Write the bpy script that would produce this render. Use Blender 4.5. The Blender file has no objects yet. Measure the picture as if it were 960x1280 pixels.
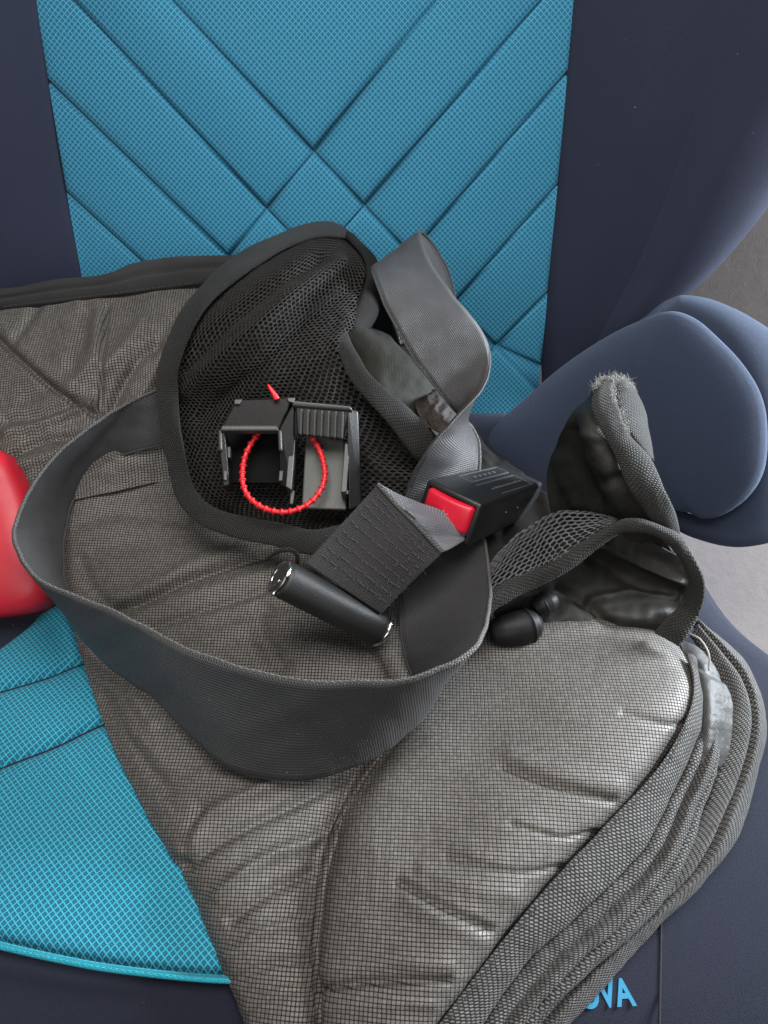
import bpy, bmesh, math, random
import numpy as np
from mathutils import Vector
random.seed(7); rng = np.random.default_rng(7)
scene = bpy.context.scene
COL = scene.collection

# ------------------------------------------------------------------ camera
CAM_H = 0.32
PITCH = math.radians(45)
cam_d = bpy.data.cameras.new('camera'); cam = bpy.data.objects.new('camera', cam_d); COL.objects.link(cam)
cam.location = (0, 0, CAM_H); cam.rotation_euler = (math.pi/2 - PITCH, 0, 0)
cam_d.sensor_fit = 'VERTICAL'; cam_d.sensor_height = 36; cam_d.lens = 27
cam_d.clip_start = 0.01; cam_d.clip_end = 50
scene.camera = cam

# ------------------------------------------------------------------ light: window daylight inside a car
world = bpy.data.worlds.new('World'); scene.world = world; world.use_nodes = True
bg = world.node_tree.nodes['Background']; bg.inputs[0].default_value = (0.80, 0.86, 1.0, 1); bg.inputs[1].default_value = 0.055

def window_light(name, loc, target, sx, sy, power, color, spread=180):
    d = bpy.data.lights.new(name, 'AREA'); d.shape = 'RECTANGLE'; d.size = sx; d.size_y = sy; d.energy = power; d.color = color; d.spread = math.radians(spread)
    o = bpy.data.objects.new(name, d); COL.objects.link(o); o.location = loc
    o.rotation_euler = (Vector(target) - Vector(loc)).to_track_quat('-Z', 'Y').to_euler(); return o
window_light('side_window_light', (0.74, 0.46, 0.26), (0.20, 0.31, 0.05), 0.36, 0.22, 5.5, (0.84, 0.92, 1.0), 80)
window_light('upper_window_light', (0.05, 0.20, 0.66), (0.05, 0.18, 0.0), 0.50, 0.34, 5.0, (1.0, 0.975, 0.945))
window_light('front_window_light', (-0.15, -0.42, 0.55), (0.0, 0.28, 0.05), 0.7, 0.4, 2.8, (1.0, 0.97, 0.94))
scene.view_settings.view_transform = 'Standard'; scene.view_settings.look = 'None'
scene.view_settings.exposure = 0.0; scene.view_settings.gamma = 1.0; scene.view_settings.use_curve_mapping = False
scene.cycles.use_denoising = True
scene.cycles.max_bounces = 6; scene.cycles.diffuse_bounces = 3; scene.cycles.glossy_bounces = 3; scene.cycles.transparent_max_bounces = 8

# ------------------------------------------------------------------ projection helpers: where a sight line meets a real surface
CP, SP = math.cos(PITCH), math.sin(PITCH)
def ray(u, v):
    x = (np.asarray(u, float) - 480) / 960; y = (640 - np.asarray(v, float)) / 960
    return np.stack([x, CP + y*SP, -SP + y*CP], -1)
def onZ(p):
    p = np.asarray(p, float); d = ray(p[..., 0], p[..., 1])
    t = (p[..., 2] - CAM_H) / d[..., 2]
    return d * t[..., None] + np.array([0, 0, CAM_H])
BT = math.radians(20)                       # backrest tilt
BN = np.array([0, -math.cos(BT), math.sin(BT)]); BU = np.array([0, math.sin(BT), math.cos(BT)]); B0 = np.array([0, 0.46, 0.0])
def onB(p):                                 # third number: distance in front of the backrest plane
    p = np.asarray(p, float); d = ray(p[..., 0], p[..., 1]); c = np.array([0, 0, CAM_H])
    t = ((B0 - c) @ BN + p[..., 2]) / (d @ BN)
    return c + d * t[..., None]
def onT(p):                                 # third number: depth along the view axis
    p = np.asarray(p, float); return np.array([0, 0, CAM_H]) + ray(p[..., 0], p[..., 1]) * p[..., 2][..., None]

def cr(P, n, axis=0, closed=False):
    P = np.moveaxis(np.asarray(P, float), axis, 0); k = len(P)
    if k == 1: out = np.repeat(P, n, 0)
    elif k == 2 and not closed:
        t = np.linspace(0, 1, n).reshape((-1,) + (1,)*(P.ndim-1)); out = P[0]*(1-t) + P[1]*t
    else:
        if closed:
            s = np.arange(n) * k / n; i = np.floor(s).astype(int); f = s - i
            a, b, c, d = P[(i-1) % k], P[i % k], P[(i+1) % k], P[(i+2) % k]
        else:
            s = np.linspace(0, k-1, n); i = np.minimum(np.floor(s).astype(int), k-2); f = s - i
            Q = np.concatenate([[2*P[0]-P[1]], P, [2*P[-1]-P[-2]]]); a, b, c, d = Q[i], Q[i+1], Q[i+2], Q[i+3]
        f = f.reshape((-1,) + (1,)*(P.ndim-1))
        out = 0.5*((2*b) + (c-a)*f + (2*a-5*b+4*c-d)*f*f + (3*b-a-3*c+d)*f**3)
    return np.moveaxis(out, 0, axis)

def polydist(u, v, line):
    best = np.full(u.shape, 1e9)
    for (x0, y0), (x1, y1) in zip(line[:-1], line[1:]):
        dx, dy = x1-x0, y1-y0; L = dx*dx + dy*dy
        t = np.clip(((u-x0)*dx + (v-y0)*dy)/L, 0, 1)
        best = np.minimum(best, np.hypot(u - x0 - t*dx, v - y0 - t*dy))
    return best
def smooth_line(line, n=24): return [tuple(p) for p in cr(np.array(line, float), n)]
def folds(u, v, spec):
    z = np.zeros(u.shape)
    for line, w, a in spec:
        z += a * np.exp(-(polydist(u, v, smooth_line(line)) / w)**2)
    return z
def crumple(u, v, scale, amp, seed=0, octaves=4, stretch=(1, 1)):
    r = np.random.default_rng(seed); z = np.zeros(u.shape)
    for o in range(octaves):
        for k in range(4):
            th = r.uniform(0, math.pi); f = 2**o / scale
            z += np.sin((math.cos(th)*u*stretch[0] + math.sin(th)*v*stretch[1])*f*6.28 + r.uniform(0, 6.28)) / (2**o) / 4
    return z*amp

# ------------------------------------------------------------------ object helpers
def thing(name, label, cat, loc, group=None):
    o = bpy.data.objects.new(name, None); COL.objects.link(o); o.location = loc; o.empty_display_size = 0.02
    o['label'] = label; o['category'] = cat
    if group: o['group'] = group
    return o
def root_loc(o):
    while o.parent: o = o.parent
    return np.array(o.location)
def mk(name, V, F, mat, parent=None, UV=None, smooth=True, label=None, kind=None, loops_uv=None):
    V = np.asarray(V, float).reshape(-1, 3)
    off = root_loc(parent) if parent else np.zeros(3)
    me = bpy.data.meshes.new(name)
    me.from_pydata((V - off).tolist(), [], [list(map(int, f)) for f in F]); me.update()
    if UV is not None:
        UV = np.asarray(UV, float).reshape(-1, 2)
        l = me.uv_layers.new(name='UVMap'); idx = np.empty(len(me.loops), int); me.loops.foreach_get('vertex_index', idx)
        l.data.foreach_set('uv', UV[idx].ravel())
    if smooth: me.polygons.foreach_set('use_smooth', [True]*len(me.polygons))
    if mat: me.materials.append(mat)
    o = bpy.data.objects.new(name, me); COL.objects.link(o)
    if parent: o.parent = parent
    if label: o['label'] = label
    if kind: o['kind'] = kind
    return o
def arc_uv(W, closed=False):
    nr, nc, _ = W.shape
    du = np.linalg.norm(np.diff(W, axis=1), axis=2); dv = np.linalg.norm(np.diff(W, axis=0), axis=2)
    U = np.concatenate([np.zeros((nr, 1)), np.cumsum(du, 1)], 1); V = np.concatenate([np.zeros((1, nc)), np.cumsum(dv, 0)], 0)
    return np.stack([U, V], -1)
def normals(W):
    du = np.gradient(W, axis=1); dv = np.gradient(W, axis=0)
    n = np.cross(du, dv); n /= (np.linalg.norm(n, axis=2, keepdims=True) + 1e-12)
    c = np.array([0, 0, CAM_H]); s = np.sign(np.sum(n*(c-W)))   # consistent orientation, mostly towards the viewer's side
    return n * (1 if s >= 0 else -1)
def grid_faces(nr, nc, close=False, o=0):
    F = []
    for i in range(nr-1):
        for j in range(nc if close else nc-1):
            a = o+i*nc+j; b = o+i*nc+(j+1) % nc; F.append((a, b, b+nc, a+nc))
    return F
def sheet(name, W, mat, parent=None, thick=0.0015, uv=None, **kw):
    """a cloth sheet with real thickness: outer face, back face and closed rim"""
    nr, nc, _ = W.shape; N = normals(W); uv = arc_uv(W) if uv is None else uv
    B = W - N*thick
    V = np.concatenate([W.reshape(-1, 3), B.reshape(-1, 3)]); UV = np.concatenate([uv.reshape(-1, 2)]*2)
    F = grid_faces(nr, nc); m = nr*nc
    # orient
    a, b, c = W[0, 0], W[0, 1], W[1, 0]
    flip = np.dot(np.cross(b-a, c-a), N[0, 0]) < 0
    F1 = [f[::-1] for f in F] if flip else F
    F2 = [tuple(i+m for i in f[::-1]) for f in F1]
    per = [j for j in range(nc)] + [i*nc+nc-1 for i in range(1, nr)] + [(nr-1)*nc+j for j in range(nc-2, -1, -1)] + [i*nc for i in range(nr-2, 0, -1)]
    R = []
    for k in range(len(per)):
        p, q = per[k], per[(k+1) % len(per)]; f = (p, p+m, q+m, q); R.append(f if not flip else f[::-1])
    return mk(name, V, F1+F2+R, mat, parent, UV, **kw)
def net(rows, nr, nc, proj=onZ):
    C = np.asarray(rows, float); P = cr(cr(C, nc, 1), nr, 0); return P, proj(P)
def ribbon(name, A, B, mat, parent, n=120, m=13, thick=0.0012, bulge=0.0, wob=.0005, proj=onZ, fold=None, cross=None, uvrep=None, **kw):
    """band between two edge curves; bulge raises the middle like a rolled tape"""
    a, b = cr(A, n), cr(B, n); t = np.linspace(0, 1, m)[None, :, None]
    P = a[:, None]*(1-t) + b[:, None]*t; W = proj(P)
    if bulge:
        W = W + normals(W) * (bulge*(1-(2*t-1)**2)**0.7)
    if wob: W = W + normals(W) * crumple(P[..., 0], P[..., 1], 80, wob, n+m, 3)[..., None]
    if cross is not None: W = W + normals(W) * cross(np.linspace(0, 1, n)[:, None, None], t)
    if fold: W = W + normals(W) * folds(P[..., 0], P[..., 1], fold)[..., None]
    uv = arc_uv(W); w = np.median(uv[:, -1, 0]); uv[..., 0] = np.linspace(0, w, m)[None, :]; uv[..., 1] = uv[:, m//2, 1][:, None]
    return sheet(name, W, mat, parent, thick, uv, **kw), W
def tube(name, pts, r, mat, parent=None, n=8, m=None, closed=False, rad=None, caps=True, **kw):
    P = np.asarray(pts, float)
    if m: P = cr(P, m, 0, closed)
    k = len(P); T = (np.roll(P, -1, 0)-np.roll(P, 1, 0)) if closed else np.gradient(P, axis=0)
    T /= np.linalg.norm(T, axis=1, keepdims=True)+1e-12
    ref = np.array([0, 0, 1.0]) if abs(T[0][2]) < .9 else np.array([1.0, 0, 0])
    N = np.zeros_like(P); x = ref - T[0]*np.dot(ref, T[0]); N[0] = x/np.linalg.norm(x)
    for i in range(1, k):
        x = N[i-1]-T[i]*np.dot(N[i-1], T[i]); N[i] = x/(np.linalg.norm(x)+1e-12)
    Bn = np.cross(T, N); R = np.full(k, r) if rad is None else np.asarray(rad)
    th = np.arange(n)/n*2*math.pi
    W = P[:, None] + (np.cos(th)[None, :, None]*N[:, None] + np.sin(th)[None, :, None]*Bn[:, None])*R[:, None, None]
    s = np.concatenate([[0], np.cumsum(np.linalg.norm(np.diff(P, axis=0), axis=1))])
    UV = np.stack(np.broadcast_arrays(th[None, :]*r, s[:, None]), -1)
    F = grid_faces(k, n, True)
    if closed: F += [((k-1)*n+j, (k-1)*n+(j+1) % n, (j+1) % n, j) for j in range(n)]
    elif caps: F += [tuple(range(n))[::-1], tuple((k-1)*n+j for j in range(n))]
    return mk(name, W.reshape(-1, 3), F, mat, parent, UV.reshape(-1, 2), **kw)
def dome(name, outline, center, layers, mat, parent, n=96, proj=onZ, **kw):
    """cushion: closed outline shrunk towards a centre; layers = (shrink, lift) from rim to middle; lift moves along the mean normal"""
    O = cr(np.asarray(outline, float), n, 0, True); W = proj(O); c = proj(np.asarray(center, float)[None])[0]
    q = W - W.mean(0); nrm = np.linalg.svd(q)[2][2]
    if np.dot(nrm, np.array([0, 0, CAM_H]) - W.mean(0)) < 0: nrm = -nrm
    rings = [c + (W-c)*s + nrm*h for s, h in layers]
    R = np.array(rings); k = len(R)
    V = np.concatenate([R.reshape(-1, 3), [R[-1].mean(0)]]); F = grid_faces(k, n, True); e = k*n
    F += [((k-1)*n+j, (k-1)*n+(j+1) % n, e) for j in range(n)]
    e1 = np.linalg.svd(q)[2][0]; e2 = np.cross(nrm, e1); UV = np.stack([(V-c)@e1, (V-c)@e2], -1)
    o = mk(name, V, F, mat, parent, UV, **kw)
    bm = bmesh.new(); bm.from_mesh(o.data); bmesh.ops.recalc_face_normals(bm, faces=bm.faces); bm.to_mesh(o.data); bm.free()
    return o, W, c, nrm
def bm_obj(name, bm, mat, parent, frame=None, smooth=False, bevel=0, **kw):
    """frame = (origin, ex, ey, ez): place locally built bmesh in the world"""
    if bevel:
        bmesh.ops.bevel(bm, geom=list(bm.edges), offset=bevel, segments=3, profile=0.5, affect='EDGES', clamp_overlap=True)
    V = np.array([v.co[:] for v in bm.verts]); bm.verts.index_update(); F = [[v.index for v in f.verts] for f in bm.faces]; bm.free()
    UV = V[:, :2].copy()
    if frame: V = frame[0] + V[:, :1]*frame[1] + V[:, 1:2]*frame[2] + V[:, 2:3]*frame[3]
    o = mk(name, V, F, mat, parent, UV, smooth, **kw)
    b2 = bmesh.new(); b2.from_mesh(o.data); bmesh.ops.recalc_face_normals(b2, faces=b2.faces); b2.to_mesh(o.data); b2.free()
    if smooth:
        md = o.data; 
        try: md.set_sharp_from_angle(angle=math.radians(40))
        except Exception: pass
    return o
def box(bm, x0, x1, y0, y1, z0, z1):
    vs = [bm.verts.new(c) for c in ((x0,y0,z0),(x1,y0,z0),(x1,y1,z0),(x0,y1,z0),(x0,y0,z1),(x1,y0,z1),(x1,y1,z1),(x0,y1,z1))]
    for f in ((0,3,2,1),(4,5,6,7),(0,1,5,4),(1,2,6,5),(2,3,7,6),(3,0,4,7)): bm.faces.new([vs[i] for i in f])
    return vs

# ------------------------------------------------------------------ materials
class NT:
    def __init__(s, name):
        s.m = bpy.data.materials.new(name); s.m.use_nodes = True; s.t = s.m.node_tree; s.p = s.t.nodes['Principled BSDF']
    def n(s, ty, **k):
        x = s.t.nodes.new(ty)
        for a, b in k.items(): setattr(x, a, b)
        return x
    def lk(s, a, b): s.t.links.new(a, b)
    def inp(s, sock, v):
        if hasattr(v, 'links') or isinstance(v, bpy.types.NodeSocket): s.lk(v, sock)
        else: sock.default_value = v
    def M(s, op, a, b=0.0, c=0.0, clamp=False):
        x = s.n('ShaderNodeMath', operation=op, use_clamp=clamp)
        s.inp(x.inputs[0], a); s.inp(x.inputs[1], b)
        if len(x.inputs) > 2: s.inp(x.inputs[2], c)
        return x.outputs[0]
    def uv(s, rot=0, scale=1, warp=None):
        tc = s.n('ShaderNodeTexCoord'); v = tc.outputs['UV']
        if warp:
            no = s.n('ShaderNodeTexNoise'); no.inputs['Scale'].default_value = warp[0]; no.inputs['Detail'].default_value = 2; s.lk(tc.outputs['Object'], no.inputs['Vector'])
            sub = s.n('ShaderNodeVectorMath', operation='SUBTRACT'); s.lk(no.outputs['Color'], sub.inputs[0]); sub.inputs[1].default_value = (.5, .5, .5)
            ml = s.n('ShaderNodeVectorMath', operation='SCALE'); s.lk(sub.outputs[0], ml.inputs[0]); ml.inputs[3].default_value = warp[1]
            ad = s.n('ShaderNodeVectorMath', operation='ADD'); s.lk(v, ad.inputs[0]); s.lk(ml.outputs[0], ad.inputs[1]); v = ad.outputs[0]
        mp = s.n('ShaderNodeMapping'); s.lk(v, mp.inputs[0]); mp.inputs['Rotation'].default_value = (0, 0, rot)
        mp.inputs['Scale'].default_value = (scale, scale, 1) if not isinstance(scale, tuple) else (*scale, 1)
        sp = s.n('ShaderNodeSeparateXYZ'); s.lk(mp.outputs[0], sp.inputs[0]); return sp.outputs[0], sp.outputs[1]
    def noise(s, scale, detail=3, coord='Object', rough=.55):
        tc = s.n('ShaderNodeTexCoord'); no = s.n('ShaderNodeTexNoise'); s.lk(tc.outputs[coord], no.inputs['Vector'])
        no.inputs['Scale'].default_value = scale; no.inputs['Detail'].default_value = detail; no.inputs['Roughness'].default_value = rough
        return no.outputs['Fac']
    def ramp(s, f, lo, hi):
        x = s.n('ShaderNodeMapRange', interpolation_type='SMOOTHSTEP'); s.inp(x.inputs[0], f); x.inputs[1].default_value = lo; x.inputs[2].default_value = hi; return x.outputs[0]
    def mix(s, f, a, b):
        x = s.n('ShaderNodeMix', data_type='RGBA'); s.inp(x.inputs[0], f)
        for sock, v in ((x.inputs[6], a), (x.inputs[7], b)):
            if isinstance(v, tuple): sock.default_value = (*v, 1)
            else: s.lk(v, sock)
        return x.outputs[2]
    def lerp(s, f, a, b):
        x = s.n('ShaderNodeMapRange'); s.inp(x.inputs[0], f); x.inputs[3].default_value = a; x.inputs[4].default_value = b; return x.outputs[0]
    def bump(s, h, dist, strength=1.0, prev=None):
        b = s.n('ShaderNodeBump'); s.lk(h, b.inputs['Height']); b.inputs['Distance'].default_value = dist; b.inputs['Strength'].default_value = strength
        if prev: s.lk(prev, b.inputs['Normal'])
        return b.outputs[0]
    def set(s, **k):
        for a, v in k.items():
            sock = s.p.inputs[a.replace('_', ' ')]
            if isinstance(v, tuple): sock.default_value = (*v, 1) if sock.type == 'RGBA' else v
            elif isinstance(v, bpy.types.NodeSocket): s.lk(v, sock)
            else: sock.default_value = v
        return s.m

def mat_blue(name, pitch, line, cell, dot):
    s = NT(name); x, y = s.uv(math.radians(45), 1/pitch)
    fx = s.M('ABSOLUTE', s.M('SUBTRACT', s.M('FRACT', x), .5)); fy = s.M('ABSOLUTE', s.M('SUBTRACT', s.M('FRACT', y), .5))
    ln = s.ramp(s.M('MAXIMUM', fx, fy), .30, .44)
    # small stitched lozenge inside every mesh cell
    d = s.ramp(s.M('ADD', s.M('MULTIPLY', fx, 1.3), fy), .20, .06)
    ns = s.noise(900, 2); big = s.noise(14, 3)
    c = s.mix(d, s.mix(ln, cell, line), dot); c = s.mix(s.lerp(ns, 0, .45), c, cell)
    c = s.mix(s.lerp(big, 0.0, .22), c, (cell[0]*1.3, cell[1]*1.5, cell[2]*1.5))
    h = s.M('ADD', s.M('ADD', ln, s.M('MULTIPLY', d, .35)), s.M('MULTIPLY', ns, .4))
    return s.set(Base_Color=c, Roughness=.75, Normal=s.bump(h, .0006, .8), Sheen_Weight=.08, Specular_IOR_Level=.25)
M_BLUE = mat_blue('turquoise_mesh_fabric', .0025, (.085, .40, .57), (.014, .12, .22), (.04, .25, .39))
M_BLUE_SEAT = mat_blue('turquoise_seat_fabric_lit', .0021, (.06, .54, .74), (.011, .12, .19), (.035, .27, .40))  # same cloth as the back; brighter lines paint the stronger light on the seat

def mat_navy(name, col, sheen=.35, spec=.2):
    s = NT(name); a, b = s.noise(2200, 2), s.noise(25, 3); x, y = s.uv(0, 1/.0006)
    w = s.M('MULTIPLY', s.M('SINE', s.M('MULTIPLY', x, 6.283)), s.M('SINE', s.M('MULTIPLY', y, 6.283)))
    lint = s.ramp(s.noise(420, 1), .80, .84)
    c = s.mix(a, tuple(v*.72 for v in col), tuple(v*1.25 for v in col)); c = s.mix(s.lerp(b, 0, .3), c, tuple(v*1.4 for v in col)); c = s.mix(s.M('MULTIPLY', lint, .5), c, (.30, .30, .33))
    return s.set(Base_Color=c, Roughness=.85, Sheen_Weight=sheen, Sheen_Roughness=.4, Sheen_Tint=(.55, .70, 1.0), Specular_IOR_Level=spec, Normal=s.bump(s.M('ADD', s.M('MULTIPLY', w, .4), a), .00045, .9))
M_NAVY = mat_navy('navy_jersey', (.027, .031, .056), .08)
M_NAVY_ARM = mat_navy('navy_armrest_jersey', (.026, .035, .062), .35)

def mat_grid():
    s = NT('rubber_dot_grid_cloth'); x, y = s.uv(math.radians(3), 1/.00150, warp=(45, .0010))
    fx = s.M('ABSOLUTE', s.M('SUBTRACT', s.M('FRACT', x), .5)); fy = s.M('ABSOLUTE', s.M('SUBTRACT', s.M('FRACT', y), .5))
    # rounded square: superellipse distance
    r = s.M('POWER', s.M('ADD', s.M('POWER', fx, 4), s.M('POWER', fy, 4)), .25)
    sq = s.ramp(r, .50, .36)
    wn = s.n('ShaderNodeTexWhiteNoise', noise_dimensions='2D'); cb = s.n('ShaderNodeCombineXYZ'); s.lk(s.M('FLOOR', x), cb.inputs[0]); s.lk(s.M('FLOOR', y), cb.inputs[1]); s.lk(cb.outputs[0], wn.inputs['Vector'])
    big = s.noise(22, 4); fine = s.noise(1500, 2)
    dot = s.mix(wn.outputs['Value'], (.090, .083, .075), (.145, .135, .125)); dot = s.mix(s.lerp(big, 0, .08), dot, (.055, .049, .043)); dot = s.mix(s.lerp(fine, 0, .3), dot, (.05, .046, .042))
    c = s.mix(sq, (.022, .0195, .017), dot)
    h = s.M('ADD', sq, s.M('MULTIPLY', fine, .3))
    return s.set(Base_Color=c, Roughness=s.lerp(sq, .8, .56), IOR=1.66, Specular_Tint=(1.0, .95, .90), Specular_IOR_Level=s.lerp(sq, .22, .5), Normal=s.bump(h, .0005, .8))
M_GRID = mat_grid()

def mat_weave(name, light, dark, px, py, slant=.0, rough=.65, spec=.35, contrast=1.0, herring=0):
    """rows of offset bead-like yarns; herring > 0 tilts them into V rows across the tape"""
    s = NT(name); x, y = s.uv(0, (1/px, 1/py), warp=(60, .0006))
    if herring:
        tri = s.M('ABSOLUTE', s.M('SUBTRACT', s.M('FRACT', s.M('MULTIPLY', x, 1/herring)), .5)); y = s.M('ADD', y, s.M('MULTIPLY', tri, 2.4))
    elif slant: y = s.M('ADD', y, s.M('MULTIPLY', x, slant))
    row = s.M('FLOOR', y); xo = s.M('ADD', x, s.M('MULTIPLY', row, .5))
    fx = s.M('SUBTRACT', s.M('FRACT', xo), .5); fy = s.M('SUBTRACT', s.M('FRACT', y), .5)
    r = s.M('SQRT', s.M('ADD', s.M('POWER', s.M('ABSOLUTE', s.M('MULTIPLY', fx, 1.0)), 2.0), s.M('POWER', s.M('ABSOLUTE', fy), 2.0)))
    b = s.ramp(r, .52, .20)
    wn = s.n('ShaderNodeTexWhiteNoise', noise_dimensions='2D'); cb = s.n('ShaderNodeCombineXYZ'); s.lk(s.M('FLOOR', xo), cb.inputs[0]); s.lk(row, cb.inputs[1]); s.lk(cb.outputs[0], wn.inputs['Vector'])
    l2 = s.mix(wn.outputs['Value'], tuple(v*.55 for v in light), light)
    fib = s.noise(2500, 2); c = s.mix(b, dark, l2); c = s.mix(s.lerp(fib, 0, .4), c, dark); c = s.mix(s.lerp(s.noise(35, 3), 0, .4), c, dark)
    return s.set(Base_Color=c, Roughness=rough, Specular_IOR_Level=spec, Normal=s.bump(s.M('ADD', b, s.M('MULTIPLY', fib, .25)), .0007, .9), Sheen_Weight=.1)
M_TAPE_GREY = mat_weave('grey_woven_tape', (.25, .238, .222), (.010, .0092, .0085), .0019, .0012)
M_TAPE_DARK = mat_weave('black_woven_tape', (.018, .017, .015), (.006, .006, .0055), .0016, .0010, slant=.35, spec=.22)
M_TAPE_HERR = mat_weave('black_herringbone_tape', (.046, .045, .039), (.007, .007, .006), .0015, .0011, herring=6, spec=.25)
M_TAPE_SOFT = mat_weave('soft_black_tape', (.019, .0175, .016), (.009, .008, .0075), .0010, .0008, slant=.5, spec=.2)

def mat_webbing(name, light, dark, rough=.45):
    s = NT(name); x, y = s.uv(0, (1/.0011, 1/.0011), warp=(40, .0003))
    yy = s.M('ADD', y, s.M('MULTIPLY', s.M('FLOOR', x), .37))
    w = s.M('MULTIPLY', s.M('ADD', s.M('SINE', s.M('MULTIPLY', yy, 6.283)), 1), .5); w2 = s.M('MULTIPLY', s.M('ADD', s.M('SINE', s.M('MULTIPLY', x, 6.283)), 1), .5)
    h = s.M('ADD', s.M('MULTIPLY', w, .7), s.M('MULTIPLY', w2, .35)); f = s.noise(1800, 2)
    specks = s.ramp(s.noise(700, 1), .78, .82)
    c = s.mix(s.M('MULTIPLY', h, .8, clamp=True), dark, light); c = s.mix(s.lerp(f, 0, .35), c, dark); c = s.mix(s.lerp(s.noise(30, 3), 0, .3), c, dark); c = s.mix(s.M('MULTIPLY', specks, .5), c, (.35, .34, .33))
    return s.set(Base_Color=c, Roughness=rough, Specular_IOR_Level=.45, Normal=s.bump(s.M('ADD', h, s.M('MULTIPLY', f, .3)), .00035, .8), Sheen_Weight=.08)
M_WEB = mat_webbing('black_belt_webbing', (.056, .054, .056), (.016, .0155, .016))
M_WEB_STITCH = mat_webbing('black_ribbed_webbing', (.030, .027, .029), (.012, .011, .012), .7)
M_WEB_SILVER = mat_webbing('silver_grey_webbing', (.30, .315, .35), (.07, .075, .09), .4)

def mat_satin(name, col, rough=.55, wr=60, spec=.34):
    s = NT(name); a = s.noise(wr, 4); f = s.noise(1600, 2); x, y = s.uv(math.radians(30), 1/.0009)
    w = s.M('SINE', s.M('MULTIPLY', x, 6.283))
    c = s.mix(a, tuple(v*.75 for v in col), tuple(v*1.2 for v in col)); c = s.mix(s.lerp(f, 0, .3), c, tuple(v*.5 for v in col))
    n1 = s.bump(a, .004, .35); return s.set(Base_Color=c, Roughness=rough, Specular_IOR_Level=spec, Normal=s.bump(s.M('ADD', s.M('MULTIPLY', w, .3), f), .0002, .6, n1))
M_SATIN = mat_satin('olive_black_nylon', (.021, .0205, .0175), .55, 60, .24); M_LINING = mat_satin('matt_black_lining', (.015, .014, .013), .8, 60, .15)
M_LEATHER = mat_satin('grey_coated_lining', (.060, .060, .058), .5, 120)
M_NET = NT('black_net_yarn').set(Base_Color=(.024, .0225, .021), Roughness=.6, Specular_IOR_Level=.2)
M_NET2 = NT('charcoal_net_yarn').set(Base_Color=(.085, .083, .088), Roughness=.5, Specular_IOR_Level=.5)

def mat_plastic(name, col, rough, bump=.3, scr=True, spec=.5):
    s = NT(name); f = s.noise(900, 3); b = s.noise(60, 3); dust = s.ramp(s.noise(650, 2), .70, .80)
    c = s.mix(s.M('MULTIPLY', dust, .35), col, (.22, .22, .21)) if scr else s.mix(s.lerp(b, 0, .25), col, tuple(v*.7 for v in col))
    return s.set(Base_Color=c, Roughness=s.lerp(b, rough*.8, rough*1.3), Specular_IOR_Level=spec, Normal=s.bump(f, .00025, bump))
M_PLAS = mat_plastic('satin_black_plastic', (.013, .013, .013), .38, spec=.42); M_PLAS_DULL = mat_plastic('dull_black_plastic', (.008, .0075, .0075), .5, spec=.25)
M_PLAS_EDGE = mat_plastic('grey_plastic_edge', (.050, .050, .048), .42, scr=False); M_PLATE = mat_plastic('grey_plastic_floor', (.065, .068, .062), .5, scr=False)  # edge grey is lighter than the body, for lips, rails and ribs
M_RED = mat_plastic('red_button_plastic', (.62, .012, .035), .32, .2, False); M_RED_G = mat_plastic('red_guide_plastic', (.55, .014, .032), .42, .05, False)
M_TIE = mat_plastic('red_nylon_tie', (.66, .018, .025), .35, .2, False)
M_CHROME = NT('chrome').set(Base_Color=(.72, .72, .70), Metallic=1.0, Roughness=.18)
M_STEEL = NT('dull_steel').set(Base_Color=(.30, .28, .26), Metallic=1.0, Roughness=.4)
M_PIPE = mat_weave('cyan_piping_cord', (.02, .62, .80), (.015, .45, .60), .001, .0012, slant=.6)
M_SEAM = NT('black_seam_thread').set(Base_Color=(.012, .012, .014), Roughness=.9)
M_PALE = NT('pale_thread').set(Base_Color=(.32, .31, .29), Roughness=.7)
M_EDGE = mat_weave('grey_selvedge_cord', (.22, .22, .21), (.06, .06, .06), .0012, .0014, slant=.5)
M_PRINT = NT('cyan_printed_letters').set(Base_Color=(.015, .19, .33), Roughness=.8)
M_EMB = NT('embossed_grey_print').set(Base_Color=(.085, .085, .082), Roughness=.35)
def mat_velour():
    s = NT('taupe_velour'); a, b, f = s.noise(9, 4), s.noise(120, 3), s.noise(1800, 2)
    c = s.mix(a, (.13, .110, .103), (.20, .175, .168)); c = s.mix(s.lerp(b, 0, .6), c, (.25, .23, .23)); c = s.mix(s.lerp(f, 0, .7), c, (.11, .09, .085))
    return s.set(Base_Color=c, Roughness=.95, Sheen_Weight=.3, Specular_IOR_Level=.1, Normal=s.bump(s.M('ADD', f, b), .0008, .8))
M_VELOUR = mat_velour()

# ================================================================== VEHICLE SEAT (background)
veh = thing('vehicle_seat', 'taupe grey velour car seat seen behind the navy and turquoise booster', 'car seat', (0.15, 0.45, -0.10))
g = np.zeros((40, 60, 3)); xx, yy = np.meshgrid(np.linspace(-.7, .9, 60), np.linspace(-.35, .62, 40))
zz = -.11 + .012*np.sin(xx*5+1)*np.cos(yy*6) - .10*np.clip((-.15-yy)/.2, 0, 1)**2
sheet('seat_base', np.stack([xx, yy, zz], -1), M_VELOUR, veh, .03)
xx, zz = np.meshgrid(np.linspace(-.7, .9, 60), np.linspace(-.12, .75, 40))
yy = .60 + .36*zz*0.9 + .012*np.cos(xx*7)
sheet('seat_back', np.stack([xx, yy, zz], -1), M_VELOUR, veh, .03)

# ================================================================== BOOSTER SEAT
boo = thing('booster_seat', 'navy and turquoise quilted child booster seat with padded armrest under the crumpled mat', 'booster seat', (-0.04, 0.28, -0.10))

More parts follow.
